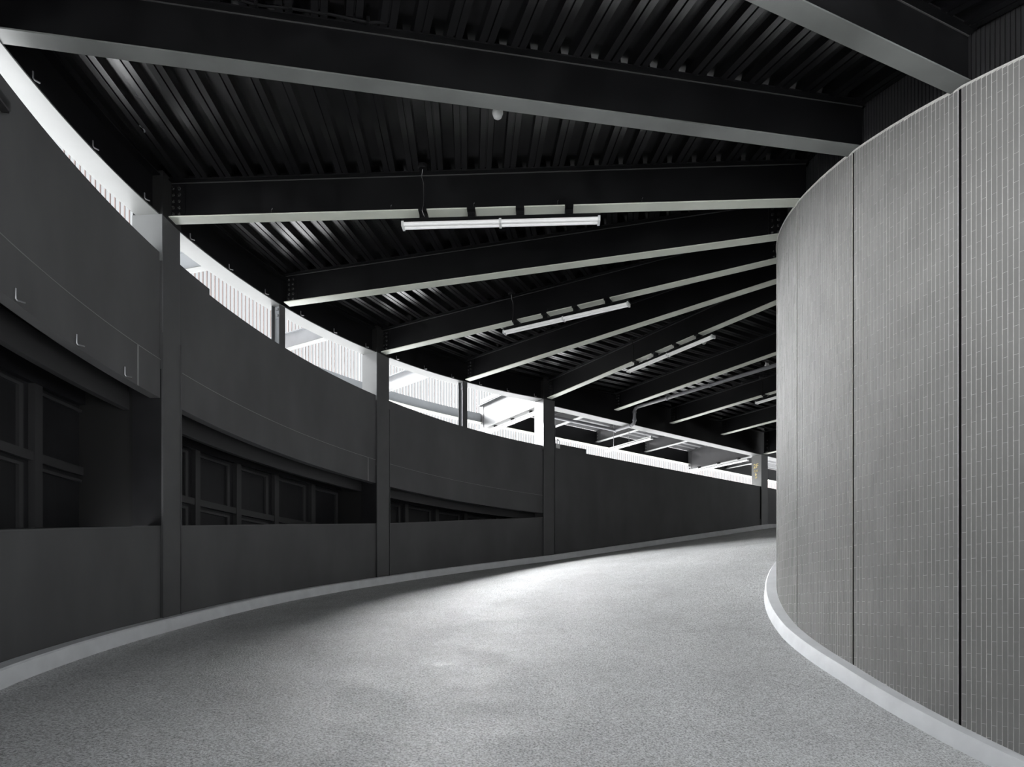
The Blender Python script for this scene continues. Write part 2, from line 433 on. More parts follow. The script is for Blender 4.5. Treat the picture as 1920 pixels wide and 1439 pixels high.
for r, i, zt in ((colA, 3, tb(3)-0.03), (colB, 5, tb(5)-0.03), (colC, 7, ZG-0.02), (colD, 11, ZG-0.02)):   # added overlay on the side above the parapet, skylight put into its paler grey
    t, o = tang(i)
    m = MB(); h = (zt - ZP + 0.1)/2
    m.box((o[0]*0.165 - t[0]*0.189, o[1]*0.165 - t[1]*0.189, ZP - 0.1 + h - zf(i)), t, o, 0.004, 0.188, h)
    tag(m.build('lit_side_overlay', 'litside' if i == 11 else 'plate', r), 'column side with daylight put into its paler grey')
for r, i in ((colA, 3), (colB, 5)):             # thin dark overlay on the return face inside the window opening
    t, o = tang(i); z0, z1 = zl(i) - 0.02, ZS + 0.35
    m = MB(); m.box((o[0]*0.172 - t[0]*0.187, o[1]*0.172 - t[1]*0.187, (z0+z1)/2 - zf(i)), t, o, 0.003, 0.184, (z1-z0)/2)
    tag(m.build('return_face', 'pane', r), 'dark face inside the window opening')
# slim posts on the parapet at the even stations
for i, lab in ((4, 'slim steel post on the parapet between the tallest and middle columns'), (6, 'slim steel post on the parapet between the middle and bright-sided columns')):
    t, o = tang(i); p = O(i, 0.10)
    r = thing('parapet_post', lab, 'post', 'slim posts on the parapet'); r.location = (p[0], p[1], ZP - 0.05)
    h = (tb(i) - ZP + 0.05)/2
    m = MB(); m.box((0, 0, h), t, o, 0.006, 0.07, h); m.build('web', 'pale', r)
    for sgn in (-1, 1):
        m = MB(); m.box((o[0]*sgn*0.07, o[1]*sgn*0.07, h), t, o, 0.075, 0.006, h); m.build('flange', 'column' , r)
    pl = MB(); pl.box((-t[0]*0.012, -t[1]*0.012, 2*h-0.12), t, o, 0.006, 0.045, 0.10); plo = pl.build('connection_plate', 'pale', r)
    for dz in (-0.05, 0.05):
        bm_ = MB(); bm_.box((-t[0]*0.028, -t[1]*0.028, 2*h-0.12+dz), t, o, 0.012, 0.018, 0.018); bm_.build('bolt', 'steel', plo)

# windows of the level storey behind the opening
WR = 1.0
def window(nm, lo, hi, mull):
    w_ = structure(nm, None)
    zt, zb, ztr = 2.52, 0.55, 1.72
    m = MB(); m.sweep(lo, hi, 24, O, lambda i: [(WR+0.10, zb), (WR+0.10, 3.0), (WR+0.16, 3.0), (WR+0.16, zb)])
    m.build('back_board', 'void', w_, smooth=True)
    m = MB(); m.sweep(lo, hi, 24, O, lambda i: [(WR-0.02, zt), (WR-0.02, 3.0), (WR+0.1, 3.0), (WR+0.1, zt)])
    m.build('header', 'pane', w_, smooth=True)
    m = MB(); m.sweep(lo, hi, 24, O, lambda i: [(WR, ztr-0.05), (WR, ztr+0.05), (WR+0.1, ztr+0.05), (WR+0.1, ztr-0.05)])
    m.build('transom', 'dark', w_, smooth=True)
    edges = [lo] + mull + [hi]
    for e in mull:
        g = 0.055/(R2+WR)/0.22
        m = MB(); m.sweep(e-g, e+g, 1, O, lambda i: [(WR-0.015, zb), (WR-0.015, zt), (WR+0.1, zt), (WR+0.1, zb)])
        m.build('mullion', 'dark', w_)
    for a, b in zip(edges, edges[1:]):
        g = 0.05
        for z0, z1 in ((zb, ztr-0.05), (ztr+0.05, zt)):
            m = MB(); m.sweep(a+g*0.4, b-g*0.4, 3, O, lambda i: [(WR+0.06, z0), (WR+0.06, z1), (WR+0.085, z1), (WR+0.085, z0)])
            po = m.build('pane', 'pane', w_)
            if z0 > 1.5 or True:
                f_ = MB()                     # inner sash: head rail and far stile stand proud of the pane
                f_.sweep(a+g*0.5, b-g*1.3, 3, O, lambda i: [(WR+0.02, z1-0.085), (WR+0.02, z1-0.05), (WR+0.06, z1-0.05), (WR+0.06, z1-0.085)])
                f_.sweep(b-g*1.6, b-g*1.2, 1, O, lambda i: [(WR+0.02, z0), (WR+0.02, z1-0.05), (WR+0.06, z1-0.05), (WR+0.06, z0)])
                f_.build('sash', 'dark', po)
    return w_
import sys
def station_at(px, dr):                      # station at which the ring R2+dr is met by the ray through column px
    k = (px - 960)/F_PX; lo_, hi_ = 0.5, 7.0
    best = min((abs((O(lo_ + (hi_-lo_)*q/2600, dr)[0]) / max(0.2, O(lo_ + (hi_-lo_)*q/2600, dr)[1]) - k), lo_ + (hi_-lo_)*q/2600) for q in range(2601))
    return best[1]
st = lambda px: station_at(px, WR)
window('window_1', 0.9, st(222), [st(71) - (st(188)-st(71)), st(71), st(188)])
window('window_2', 3.05, st(672), [st(370) - (st(447)-st(370)) if st(370) - (st(447)-st(370)) > 3.1 else 3.2, st(370), st(447), st(518), st(587), st(647)])
window('window_3', 5.05, 7.0, [st(762), st(819), st(873), st(873)+0.36, st(873)+0.72])
for i in (1, 3, 5, 7):                       # piers behind the columns
    m = MB(); m.sweep(i-0.05, i+0.05, 2, O, lambda i: [(0.36, -1.2), (0.36, 3.0), (WR+0.12, 3.0), (WR+0.12, -1.2)])
    m.build('pier', 'matteblack', wl)
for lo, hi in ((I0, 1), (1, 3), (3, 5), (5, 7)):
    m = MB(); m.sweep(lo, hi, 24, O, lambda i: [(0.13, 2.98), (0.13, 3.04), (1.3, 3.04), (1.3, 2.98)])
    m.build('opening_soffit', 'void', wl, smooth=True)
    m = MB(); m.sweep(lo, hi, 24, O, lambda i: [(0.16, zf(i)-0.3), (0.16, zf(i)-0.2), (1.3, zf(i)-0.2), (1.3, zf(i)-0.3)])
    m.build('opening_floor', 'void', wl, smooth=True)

# hooks: small bent steel lugs
def lug(parent, p, t, inn, h=0.07, mt='steel', reach=0.055):
    m = MB(); q = (p[0] - 0, p[1], p[2])
    m.tube([(q[0], q[1], q[2]+h), (q[0], q[1], q[2]+0.012), (q[0]+inn[0]*0.01+t[0]*0.006, q[1]+inn[1]*0.01+t[1]*0.006, q[2]), (q[0]+inn[0]*reach*0.6+t[0]*reach*0.8, q[1]+inn[1]*reach*0.6+t[1]*reach*0.8, q[2]+0.006)], 0.0075, 6)
    return m.build('hook', mt, parent, smooth=True)
for px in (27, 141, 232):
    i = station_at(px, 0.0); t, o = tang(i); p = O(i, -0.012)
    lug(wl, (*p, ZS+0.01), t, (-o[0], -o[1]), 0.10, 'steel', 0.07)

# ------------------------------------------------------------------ ring girders along the outer edge
def ring_girder(lo, hi, label, zbot, ztop, deep=False, mw='black'):
    r = thing('edge_girder', label, 'girder', 'edge girders above the outer wall')
    m = MB(); m.sweep(lo, hi, 14, O, lambda i: [(0.10, zbot(i)), (0.10, ztop(i)), (0.125, ztop(i)), (0.125, zbot(i))])
    m.build('web', mw, r, smooth=True)
    m = MB(); m.sweep(lo, hi, 14, O, lambda i: [(0.02, zbot(i)-0.016), (0.02, zbot(i)), (0.31, zbot(i)), (0.31, zbot(i)-0.016)])
    m.build('bottom_flange', 'soffit', r, smooth=True)
    m = MB(); m.sweep(lo, hi, 14, O, lambda i: [(0.0, ztop(i)-0.016), (0.0, ztop(i)), (0.26, ztop(i)), (0.26, ztop(i)-0.016)])
    m.build('top_flange', mw, r, smooth=True)
    return r
ord_ = {1: 'beyond the outer end of the widest beam', 2: 'between the widest beam and the tallest column', 3: 'from the tallest column to the first slim post',
        4: 'from the first slim post to the middle column', 5: 'from the middle column to the second slim post', 6: 'from the second slim post to the bright-sided column'}
for p in (1, 2, 3, 4, 5, 6):
    r = ring_girder(p + (0.012 if p % 2 else 0.0), p + (0.988 if p % 2 == 0 else 0.9996), 'curved black edge girder ' + ord_[p], tb, lambda i: tb(i) + DEPTH)
    for f in (0.17, 0.5, 0.83):
        i = p + f; t, o = tang(i); q = O(i, 0.012)
        lug(r, (*q, tb(i)+0.005), t, (-o[0], -o[1]))
m = MB()
r = ring_girder(7.02, 10.9996, 'deep straight black girder spanning from the bright-sided column to the lettered column', lambda i: ZG, lambda i: 5.75 + DEPTH + 0.0)
r = ring_girder(11.0, 14, 'deep straight girder past the lettered column', lambda i: ZG, lambda i: 5.75 + DEPTH)
m = MB(); m.sweep(I0, 1, 20, O, lambda i: [(0.10, ZS), (0.10, tb(i)+0.5), (0.14, tb(i)+0.5), (0.14, ZS)])
m.build('upper_panel', 'panel', wl, smooth=True)

# ------------------------------------------------------------------ radial beams
def ibeam(a, b, zb, depth, w, label, group, mw='black', mf='flange', name='steel_beam', setb=(0.0, 0.0), cat='beam'):
    d, L = unit(a, b); a = (a[0]+d[0]*setb[0], a[1]+d[1]*setb[0]); L -= setb[0]+setb[1]
    side = (d[1], -d[0])                     # to the right of travel from outer to inner end: the camera's side
    r = thing(name, label, cat, group); r.location = (a[0], a[1], zb)
    q = (d[0]*L, d[1]*L, 0); z0 = (0, 0, 0)
    m = MB(); m.bar(z0, q, side, 0.014, depth-0.014, 0.006); m.build('web', mw, r)
    m = MB(); m.bar(z0, q, side, 0.0, 0.014, w/2); m.build('bottom_flange', mf, r)
    m = MB(); m.bar(z0, q, side, depth-0.014, depth, w/2); m.build('top_flange', mw, r)
    if name == 'steel_beam':
        m = MB(); m.bar((side[0]*0.010, side[1]*0.010, 0), (q[0]+side[0]*0.010, q[1]+side[1]*0.010, 0), side, depth-0.022, depth-0.014, 0.004); m.build('weld_bead', 'weld', r)
    return r, d, side, L
bolt_mesh = None
def bolts(parent, c, d, side, rows, colsn, pz, px, mt='bolt'):
    global bolt_mesh
    if bolt_mesh is None:
        mb = MB(); mb.lathe((0, 0, 0), [(0.022, 0), (0.022, 0.004), (0.016, 0.006), (0.016, 0.018), (0.010, 0.020), (0.010, 0.030)], 8)
        bolt_mesh = mb.mesh('bolt'); bolt_mesh.materials.append(M[mt])
    rot = mathutils.Vector((side[0], side[1], 0)).to_track_quat('Z', 'Y').to_euler()
    for rr in range(rows):
        for cc in range(colsn):
            o = link('bolt', bolt_mesh, parent)
            o.location = (c[0] + d[0]*px*cc, c[1] + d[1]*px*cc, c[2] + pz*rr); o.rotation_euler = rot
beam_lab = {1: 'black steel beam cutting across the upper corner above the tiled drum',
 2: 'widest black steel beam, running unbroken across the top of the view',
 3: 'black steel beam bolted to the tallest column, with the biggest tube light under it',
 4: 'black steel beam without a light, first past the beam of the tallest column',
 5: 'black steel beam bolted to the middle column, with the second tube light under it',
 6: 'black steel beam without a light, between the second and third tube lights',
 7: 'black steel beam meeting the bright-sided column, with the third tube light under it',
 8: 'black steel beam with a grey drain pipe running along it',
 9: 'black steel beam with a tube light half hidden by the tiled drum',
 10: 'short black steel beam without a light, one before the lettered column',
 11: 'deep black steel beam meeting the lettered column'}
BEAM = {}
for i in range(1, 12):
    zb = tb(i) if i < 11 else ZG + 0.02
    dep = DEPTH if i < 11 else tb(11) + DEPTH - zb
    r, d, side, L = ibeam(O(i), I(i), zb, dep, 0.155, beam_lab[i], 'black beams over the ramp', mf='dimflange' if i < 3 else 'flange', setb=(-0.14 if i == 2 else 0.06 if i % 2 == 0 else 0.0, 0.0 if i > 5 else -0.10))
    BEAM[i] = (r, d, side, L, zb)
    # bolted splice plate at the outer end (and the inner end where it shows)
    if 2 < i:
        m = MB(); x0 = 0.02; x1 = 0.20
        m.bar((d[0]*x0 + side[0]*0.011, d[1]*x0 + side[1]*0.011, 0), (d[0]*x1 + side[0]*0.011, d[1]*x1 + side[1]*0.011, 0), side, 0.03, dep-0.035, 0.006)
        pl = m.build('connection_plate', 'black', r)
        bolts(pl, (d[0]*0.055 + side[0]*0.017, d[1]*0.055 + side[1]*0.017, 0.07), d, side, 5, 2, 0.078*(dep/0.47), 0.075)
    if i in (4, 5):
        m = MB(); x0 = L - 0.22; x1 = L - 0.04
        m.bar((d[0]*x0 + side[0]*0.011, d[1]*x0 + side[1]*0.011, 0), (d[0]*x1 + side[0]*0.011, d[1]*x1 + side[1]*0.011, 0), side, 0.03, dep-0.035, 0.006)
        pl = m.build('connection_plate', 'black', r)
        bolts(pl, (d[0]*(x0+.05) + side[0]*0.017, d[1]*(x0+.05) + side[1]*0.017, 0.07), d, side, 5, 2, 0.078, 0.075)
    if i in (3, 5, 7):                        # little lugs along the near edge of the bottom flange
        for f in (0.17, 0.36, 0.49, 0.62, 0.75):
            m = MB(); p = (d[0]*L*f + side[0]*0.068, d[1]*L*f + side[1]*0.068)
            m.tube([(p[0], p[1], 0.012), (p[0], p[1], 0.06), (p[0]+d[0]*0.01, p[1]+d[1]*0.01, 0.075)], 0.005, 6)
            m.build('lug', 'bolt', r)

# ------------------------------------------------------------------ corrugated deck
ce = structure('ceiling', 'black corrugated steel deck between the beams')
RIB = 0.285
PROF = [(0.0, 0.0), (0.060, 0.0), (0.064, 0.016), (0.074, 0.016), (0.078, 0.0), (0.138, 0.0), (0.152, 0.075), (0.271, 0.075), (0.285, 0.0)]
def line_hit(p, d, a, e):                    # p + u d meets a + v e
    det = d[0]*(-e[1]) + e[0]*d[1]
    rx, ry = a[0]-p[0], a[1]-p[1]
    return (rx*(-e[1]) + e[0]*ry)/det
def deck(i):
    a0, b0, a1, b1 = O(i, 0.1), I(i, -0.16), O(i+1, 0.1), I(i+1, -0.16)
    e0, _ = unit(a0, b0); e1, _ = unit(a1, b1)
    mid0 = ((a0[0]+a1[0])/2, (a0[1]+a1[1])/2); mid1 = ((b0[0]+b1[0])/2, (b0[1]+b1[1])/2)
    v, L = unit(mid0, mid1); u = (-v[1], v[0])
    z0 = tb(i) + DEPTH; z1 = tb(i+1) + DEPTH
    m = MB(); prev = None; x = -0.35; k = 0
    pts = []
    nr = int((L + 0.8)/RIB) + 1
    for r_ in range(nr):
        for q in PROF[:-1]: pts.append((-0.35 + r_*RIB + q[0], q[1]))
    vs = []; fs = []
    for s_, h in pts:
        p = (mid0[0] + v[0]*s_, mid0[1] + v[1]*s_)
        t0 = line_hit(p, u, a0, e0); t1 = line_hit(p, u, a1, e1)
        vs.append((p[0]+u[0]*t0, p[1]+u[1]*t0, z0+h)); vs.append((p[0]+u[0]*t1, p[1]+u[1]*t1, z1+h))
    for k in range(len(pts)-1): fs.append((2*k, 2*k+1, 2*k+3, 2*k+2))
    m.add(vs, fs)
    me = m.mesh('deck_sheet'); me.materials.append(M['deckblack'])
    return link('deck_sheet', me, ce)
for i in range(0, 13): deck(i)
m = MB(); m.sweep(0, 14, 120, O, lambda i: [(0.28, tb(i)+DEPTH+0.09), (0.28, tb(i)+DEPTH+0.22), (-7.9, tb(i)+DEPTH+0.22), (-7.9, tb(i)+DEPTH+0.09)])
m.build('topping_slab', 'void', ce)

# ------------------------------------------------------------------ tube lights
def tube_light(name, p0, p1, ztop, label, gap, nbr, group, wire=None, m_h='black', brack=True):
    d, L = unit(p0, p1); side = (d[1], -d[0])
    r = thing(name, label, 'light', group); r.location = (p0[0], p0[1], ztop)
    q = (d[0]*L, d[1]*L, 0)
    m = MB(); m.bar((0,0,0), q, side, -0.045, 0.0, 0.032); m.build('housing', m_h, r, bevel=0.004)
    m = MB(); m.bar((0,0,0), q, side, -0.056, -0.045, 0.050); m.build('reflector', 'black', r)
    for k in range(2):
        for sg in (-1, 1):
            a = L*(0.012 + 0.494*k); b = L*(0.494 + 0.494*k)
            m = MB(); off = sg*0.036
            m.tube([(d[0]*a+side[0]*off, d[1]*a+side[1]*off, -0.074), (d[0]*b+side[0]*off, d[1]*b+side[1]*off, -0.074)], 0.0235, 10)
            m.build('tube', 'tube', r, smooth=True)
    for f in (0.0, 0.494, 0.988):
        a = L*f
        m = MB(); m.bar((d[0]*a, d[1]*a, 0), (d[0]*(a+L*0.012), d[1]*(a+L*0.012), 0), side, -0.104, -0.045, 0.057); m.build('end_cap', 'white', r)
    if brack:
        for k in range(nbr):
            a = L*(0.11 + 0.245*k) if nbr == 4 else L*(0.15 + 0.7*k/(nbr-1))
            m = MB()
            m.bar((d[0]*(a-.045), d[1]*(a-.045), 0), (d[0]*(a+.045), d[1]*(a+.045), 0), side, 0.0, gap, 0.030)
            m.bar((d[0]*(a-.05), d[1]*(a-.05), 0), (d[0]*(a+.05), d[1]*(a+.05), 0), side, gap-0.012, gap+0.016, 0.088)
            m.build('bracket', 'black', r)
    if wire:
        m = MB(); m.tube(wire_rel(wire, r.location), 0.0055, 6); m.build('cable', 'bolt', r, smooth=True)
        w0 = wire[0]; m = MB(); m.lathe((w0[0]-r.location[0], w0[1]-r.location[1], w0[2]-r.location[2]-0.01), [(0.05, 0), (0.055, 0.01), (0.055, 0.05)], 14)
        m.build('junction_box', 'black', r, smooth=True)
    return r
def wire_rel(w_, l): return [(x-l[0], y-l[1], z-l[2]) for x, y, z in w_]
def on_beam(i, px):                          # plan point of beam i crossed by the ray through column px
    a = O(i); d, L = unit(O(i), I(i)); k = (px-960)/F_PX
    u = (k*a[1]-a[0])/(d[0]-k*d[1]); return (a[0]+d[0]*u, a[1]+d[1]*u)
lamp_lab = {3: 'biggest tube light, under the beam of the tallest column', 5: 'second tube light, under the beam of the middle column',
            7: 'third tube light, under the beam of the bright-sided column', 9: 'tube light whose far end hides behind the tiled drum'}
for i, x0, x1, xw in ((3, 754, 1125, 797), (5, 945, 1180, 967), (7, 1178, 1338, 1194), (9, 1418, 1500, 1434)):
    p0 = on_beam(i, x0); p1 = on_beam(i, x1); gap = 0.065
    d, L = unit(p0, p1)
    if i == 9: p1 = (p0[0]+d[0]*2.4, p0[1]+d[1]*2.4)
    zb = BEAM[i][4]; side = BEAM[i][2]; pw = on_beam(i, xw)
    nx, ny = pw[0]+side[0]*0.10, pw[1]+side[1]*0.10
    wire = [(nx+side[0]*0.06, ny+side[1]*0.06, zb+DEPTH-0.03), (nx+side[0]*0.02-d[0]*0.02, ny+side[1]*0.02, zb+DEPTH-0.10), (nx, ny, zb+DEPTH-0.16), (nx, ny, zb+0.05), (nx-d[0]*0.02, ny, zb-0.02), (nx-side[0]*0.05, ny-side[1]*0.05, zb-gap)]
    tube_light('tube_light', p0, p1, zb-gap, lamp_lab[i], gap, 4, 'tube lights under the ramp beams', wire)

# ------------------------------------------------------------------ sensors, conduit, small fittings on the deck
def px_at(px, py, Y): return ((px-960)/F_PX*Y, Y, (HORIZON-py)/F_PX*Y)
for px, py, Y, lab in ((933, 214, 6.76, 'white dome sensor on the deck just past the widest beam'), (1320, 642, 14.7, 'white dome sensor beside the third tube light'), (1438, 686, 16.4, 'white dome sensor close to the edge of the tiled drum')):
    p = px_at(px, py, Y); r = thing('dome_sensor', lab, 'sensor', 'white dome sensors on the deck'); r.location = p
    m = MB(); m.lathe((0, 0, 0), [(0.006, -0.048), (0.026, -0.043), (0.042, -0.030), (0.050, -0.008), (0.050, 0.004), (0.046, 0.006)], 20); m.build('dome', 'white', r, smooth=True)
    m = MB(); m.lathe((0, 0, 0), [(0.056, 0.006), (0.056, 0.022), (0.040, 0.028), (0.040, 0.10)], 20); m.build('base_ring', 'white', r, smooth=True)
cp = [(430, -6), (480, 9), (545, 16), (620, 27), (690, 42), (725, 42), (744, 32), (750, 16), (750, 0)]
r = thing('conduit', 'black cable conduit clipped along the top of the widest beam', 'conduit')
pts = []
a = O(2); d2, L2 = unit(O(2), I(2)); sd = BEAM[2][2]
for px, py in cp:
    k = (px-960)/F_PX; b0 = (a[0]+sd[0]*0.13, a[1]+sd[1]*0.13)
    u = (k*b0[1]-b0[0])/(d2[0]-k*d2[1]); pts.append(px_at(px, py, b0[1]+d2[1]*u))
r.location = pts[0]
m = MB(); m.tube(wire_rel(pts, pts[0]), 0.011, 8); m.build('tube', 'black', r, smooth=True)
jb = px_at(760, 4, pts[-1][1]-0.02)
m = MB(); m.lathe((jb[0]-pts[0][0], jb[1]-pts[0][1], jb[2]-pts[0][2]), [(0.05, -0.02), (0.055, 0.0), (0.055, 0.05)], 14); m.build('junction_box', 'black', r, smooth=True)
for k in (1, 2, 4):
    q = pts[k]; m = MB(); m.box((q[0]-pts[0][0], q[1]-pts[0][1], q[2]-pts[0][2]+0.012), d2, sd, 0.014, 0.018, 0.028); m.build('clip', 'black', r)
for px, py, Y, lab in ((268, 173, 6.72, 'higher of two dark cable loops under the deck by the tallest column'), (263, 232, 7.14, 'lower of two dark cable loops under the deck by the tallest column')):
    p = px_at(px, py, Y); r = thing('cable_loop', lab, 'cable', 'cable loops under the deck'); r.location = p
    m = MB(); m.lathe((0, 0, 0.02), [(0.045, 0), (0.05, 0.01), (0.05, 0.06)], 14); m.build('box', 'black', r, smooth=True)
    m = MB(); m.tube([(0.05*cos(t*0.5)-0.01, 0.05*sin(t*0.5), -0.01-0.004*t) for t in range(0, 15)], 0.008, 6); m.build('loop', 'steel', r, smooth=True)

# ------------------------------------------------------------------ level storey outside the ring: slab, cross beams, perimeter girder, cladding
OFF = 3.30
m = MB(); m.sweep(-1, 14, 110, O, lambda i: [(0.13, 3.06), (0.13, 3.20), (OFF+0.3, 3.20), (OFF+0.3, 3.06)])
tag(m.build('trim_1', 'slab', smooth=True), 'level concrete storey slab outside the outer wall', kind='structure')
zpb, zpt = 5.71, 5.99
r = thing('perimeter_girder', 'grey girder running along the pale slatted cladding', 'girder')
m = MB(); m.sweep(2.5, 7, 40, O, lambda i: [(OFF-0.03, zpb), (OFF-0.03, zpt), (OFF+0.02, zpt), (OFF+0.02, zpb)]); m.build('web', 'pale', r, smooth=True)
m = MB(); m.sweep(7, 14, 30, O, lambda i: [(OFF-0.03, zpb), (OFF-0.03, 6.2), (OFF+0.02, 6.2), (OFF+0.02, zpb)]); m.build('deep_web', 'black', r, smooth=True)  # same girder, but black: shade under the deck is put into the colour
m = MB(); m.sweep(2.5, 14, 70, O, lambda i: [(OFF-0.12, zpb-0.015), (OFF-0.12, zpb), (OFF+0.08, zpb), (OFF+0.08, zpb-0.015)]); m.build('bottom_flange', 'flange', r, smooth=True)
cl = {4: 'white cross beam peeping out beside the tallest column', 5: 'white cross beam above the gap between tallest and middle columns', 6: 'white cross beam above the gap between middle and bright-sided columns',
      7: 'deep white cross beam behind the bright-sided column, with a light below', 8: 'grey cross beam passing over the lower run of the drain pipe', 9: 'grey cross beam just past the drain pipe elbow',
      10: 'grey cross beam just past the light that hangs on rods', 11: 'deep grey cross beam meeting the lettered column from behind', 12: 'cross beam glimpsed past the lettered column'}
for i in range(4, 13):
    deep = i in (7, 11)
    zb = 5.46 if deep else 5.83
    top = 6.20 if i >= 7 else 6.17
    mw = 'crossgrey' if i == 7 else 'pale' if i < 7 else 'column'
    rr, d, side, L = ibeam(O(i, OFF-0.04), O(i, 0.30), zb, top-zb, 0.15 if not deep else 0.20, cl[i], 'cross beams over the level storey', mw=mw, mf='soffit', name='cross_beam')
    if i >= 7:
        m = MB(); m.bar((d[0]*0.02+side[0]*0.011, d[1]*0.02+side[1]*0.011, 0), (d[0]*0.16+side[0]*0.011, d[1]*0.16+side[1]*0.011, 0), side, 0.03, top-zb-0.03, 0.006)
        pl = m.build('connection_plate', 'column', rr)
        if i > 7: bolts(pl, (d[0]*0.06+side[0]*0.018, d[1]*0.06+side[1]*0.018, 0.07), d, side, 3, 1, 0.1, 0.06)
# deck of the level storey past station 7
pts = []; PR = [(0.0, 0.0), (0.11, 0.0), (0.135, 0.075), (0.275, 0.075)]
vs = []; fs = []
e = 0.12; rows = []
while e < OFF:
    for q in PR: rows.append((e+q[0], 6.20+q[1]))
    e += 0.30
for e_, z in rows:
    a = SE(0.1, e_); b = SE(7*STEP, e_); vs += [(*a, z), (*b, z)]
for k in range(len(rows)-1): fs.append((2*k, 2*k+1, 2*k+3, 2*k+2))
m = MB(); m.add(vs, fs); me = m.mesh('level_deck'); me.materials.append(M['deckgrey'])
ld = link('trim_2', me); tag(ld, 'pale corrugated deck over the level storey', kind='structure')
m = MB(); m.sweep(7.02, 14, 4, O, lambda i: [(0.12, 6.30), (0.12, 6.42), (OFF, 6.42), (OFF, 6.30)])
tag(m.build('trim_3', 'slab'), 'slab over the level storey', kind='structure')
# slatted cladding
r = thing('slatted_cladding', 'pale screen of upright slats outside the gap above the wall', 'cladding')
CT = 8.4
for z in (3.25, 5.85, 8.3):
    m = MB(); m.sweep(2.3, 14, 120, O, lambda i: [(OFF+0.17, z-0.03), (OFF+0.17, z+0.03), (OFF+0.20, z+0.03), (OFF+0.20, z-0.03)]); m.build('rail', 'slatback', r, smooth=True)
mb = MB(); mb.box((0, 0, (CT-2.9)/2), (1, 0), (0, 1), 0.0085, 0.010, (CT-2.9)/2); slat = mb.mesh('slat'); slat.materials.append(M['slat'])
SP = 0.099; cnt = 0; i = 3.7
while i < 13.9 and cnt < 298:
    p = O(i, OFF+0.15); t, o = tang(i)
    ob = link('slat', slat, r); ob.location = (p[0], p[1], 2.9); ob.rotation_euler = (0, 0, math.atan2(t[1], t[0])); cnt += 1
    q = O(i+0.01, OFF+0.15); i += 0.01*SP/hypot(q[0]-p[0], q[1]-p[1])
# hanging lamp and lamps under the deep cross beams
def hung(s, e0, e1, z, label, rods):
    p0, p1 = SE(s, e1), SE(s, e0); d, L = unit(p0, p1); side = (d[1], -d[0])
    rr = tube_light('tube_light', p0, p1, z+0.06, label, 0.05, 3, 'tube lights over the level storey', None, 'white', not rods)
    if rods:
        for f in (0.18, 0.52, 0.86):
            m = MB(); m.tube([(d[0]*L*f, d[1]*L*f, 0), (d[0]*L*f, d[1]*L*f, 6.18-z-0.06)], 0.008, 6); m.build('rod', 'steel', rr)
    return rr
hung(4.1, 0.19, 2.15, 5.23, 'white tube light hung on rods over the level storey', True)
hung(9.36, 0.55, 3.0, 5.36, 'white tube light under the deep beam behind the lettered column', False)
hung(0.05, 0.45, 2.9, 5.36, 'white tube light under the deep white cross beam', False)
# drain pipe
r = thing('drain_pipe', 'grey drain pipe that turns down round the deep girder', 'pipe')
v1 = SE(3.02, -0.14); u1 = (v1[0]+ND[0]*4.9, v1[1]+ND[1]*4.9); o1 = SE(3.02, 0.62)
w1 = (o1[0]-SD[0]*2.9, o1[1]-SD[1]*2.9)
base = (*v1, 5.6); r.location = base
def rel(p): return (p[0]-base[0], p[1]-base[1], p[2]-base[2])
for nm, P_, rad in (('upper_run', [(*u1, 5.70), (v1[0]+ND[0]*0.12, v1[1]+ND[1]*0.12, 5.84)], 0.045),
                ('drop', [(v1[0]+ND[0]*0.10, v1[1]+ND[1]*0.10, 5.835), (v1[0]+ND[0]*0.03, v1[1]+ND[1]*0.03, 5.81), (*v1, 5.75), (*v1, 5.47), (v1[0]-ND[0]*0.03, v1[1]-ND[1]*0.03, 5.40), (v1[0]-ND[0]*0.10, v1[1]-ND[1]*0.10, 5.375)], 0.047),
                ('under_run', [(v1[0]-ND[0]*0.08, v1[1]-ND[1]*0.08, 5.375), (*o1, 5.375)], 0.045),
                ('lower_run', [(*o1, 5.375), (*w1, 5.36)], 0.045)):
    m = MB(); m.tube([rel(p) for p in P_], rad, 12); m.build(nm, 'pipe', r, smooth=True)
for c_, ax in (((*v1, 5.72), (0, 0, 1)), ((*v1, 5.50), (0, 0, 1)), ((v1[0]-ND[0]*0.16, v1[1]-ND[1]*0.16, 5.375), (-ND[0], -ND[1], 0)), ((*o1, 5.375), (-ND[0], -ND[1], 0)),
               ((v1[0]+ND[0]*1.2, v1[1]+ND[1]*1.2, 5.807), (ND[0], ND[1], 0)), ((v1[0]+ND[0]*2.6, v1[1]+ND[1]*2.6, 5.767), (ND[0], ND[1], 0))):
    m = MB(); k = 0.025
    m.tube([rel(tuple(c_[j]-ax[j]*k for j in range(3))), rel(tuple(c_[j]+ax[j]*k for j in range(3)))], 0.058, 12); m.build('collar', 'pipe', r, smooth=True)
# white box with a looped conduit on the parapet
p = SE(0.36, 0.06); r = thing('wall_box', 'small white box with a looped conduit on the parapet', 'box'); r.location = (*p, ZP)
m = MB(); m.box((0, 0, 0.06), SD, ND, 0.055, 0.03, 0.062); m.build('case', 'white', r, bevel=0.008)
m = MB(); m.tube([(SD[0]*0.035*cos(t)-SD[0]*0.0, SD[1]*0.035*cos(t), 0.20+0.05*sin(t)) for t in [0, .4, .8, 1.2, 1.6, 2.0, 2.4, 2.8, 3.14]] + [(-SD[0]*0.035, -SD[1]*0.035, 0.11)], 0.012, 8); m.build('loop', 'pipe', r, smooth=True)
m = MB(); m.tube([(SD[0]*0.035, SD[1]*0.035, 0.20), (SD[0]*0.035, SD[1]*0.035, 0.11)], 0.012, 8); m.build('stem', 'pipe', r, smooth=True)
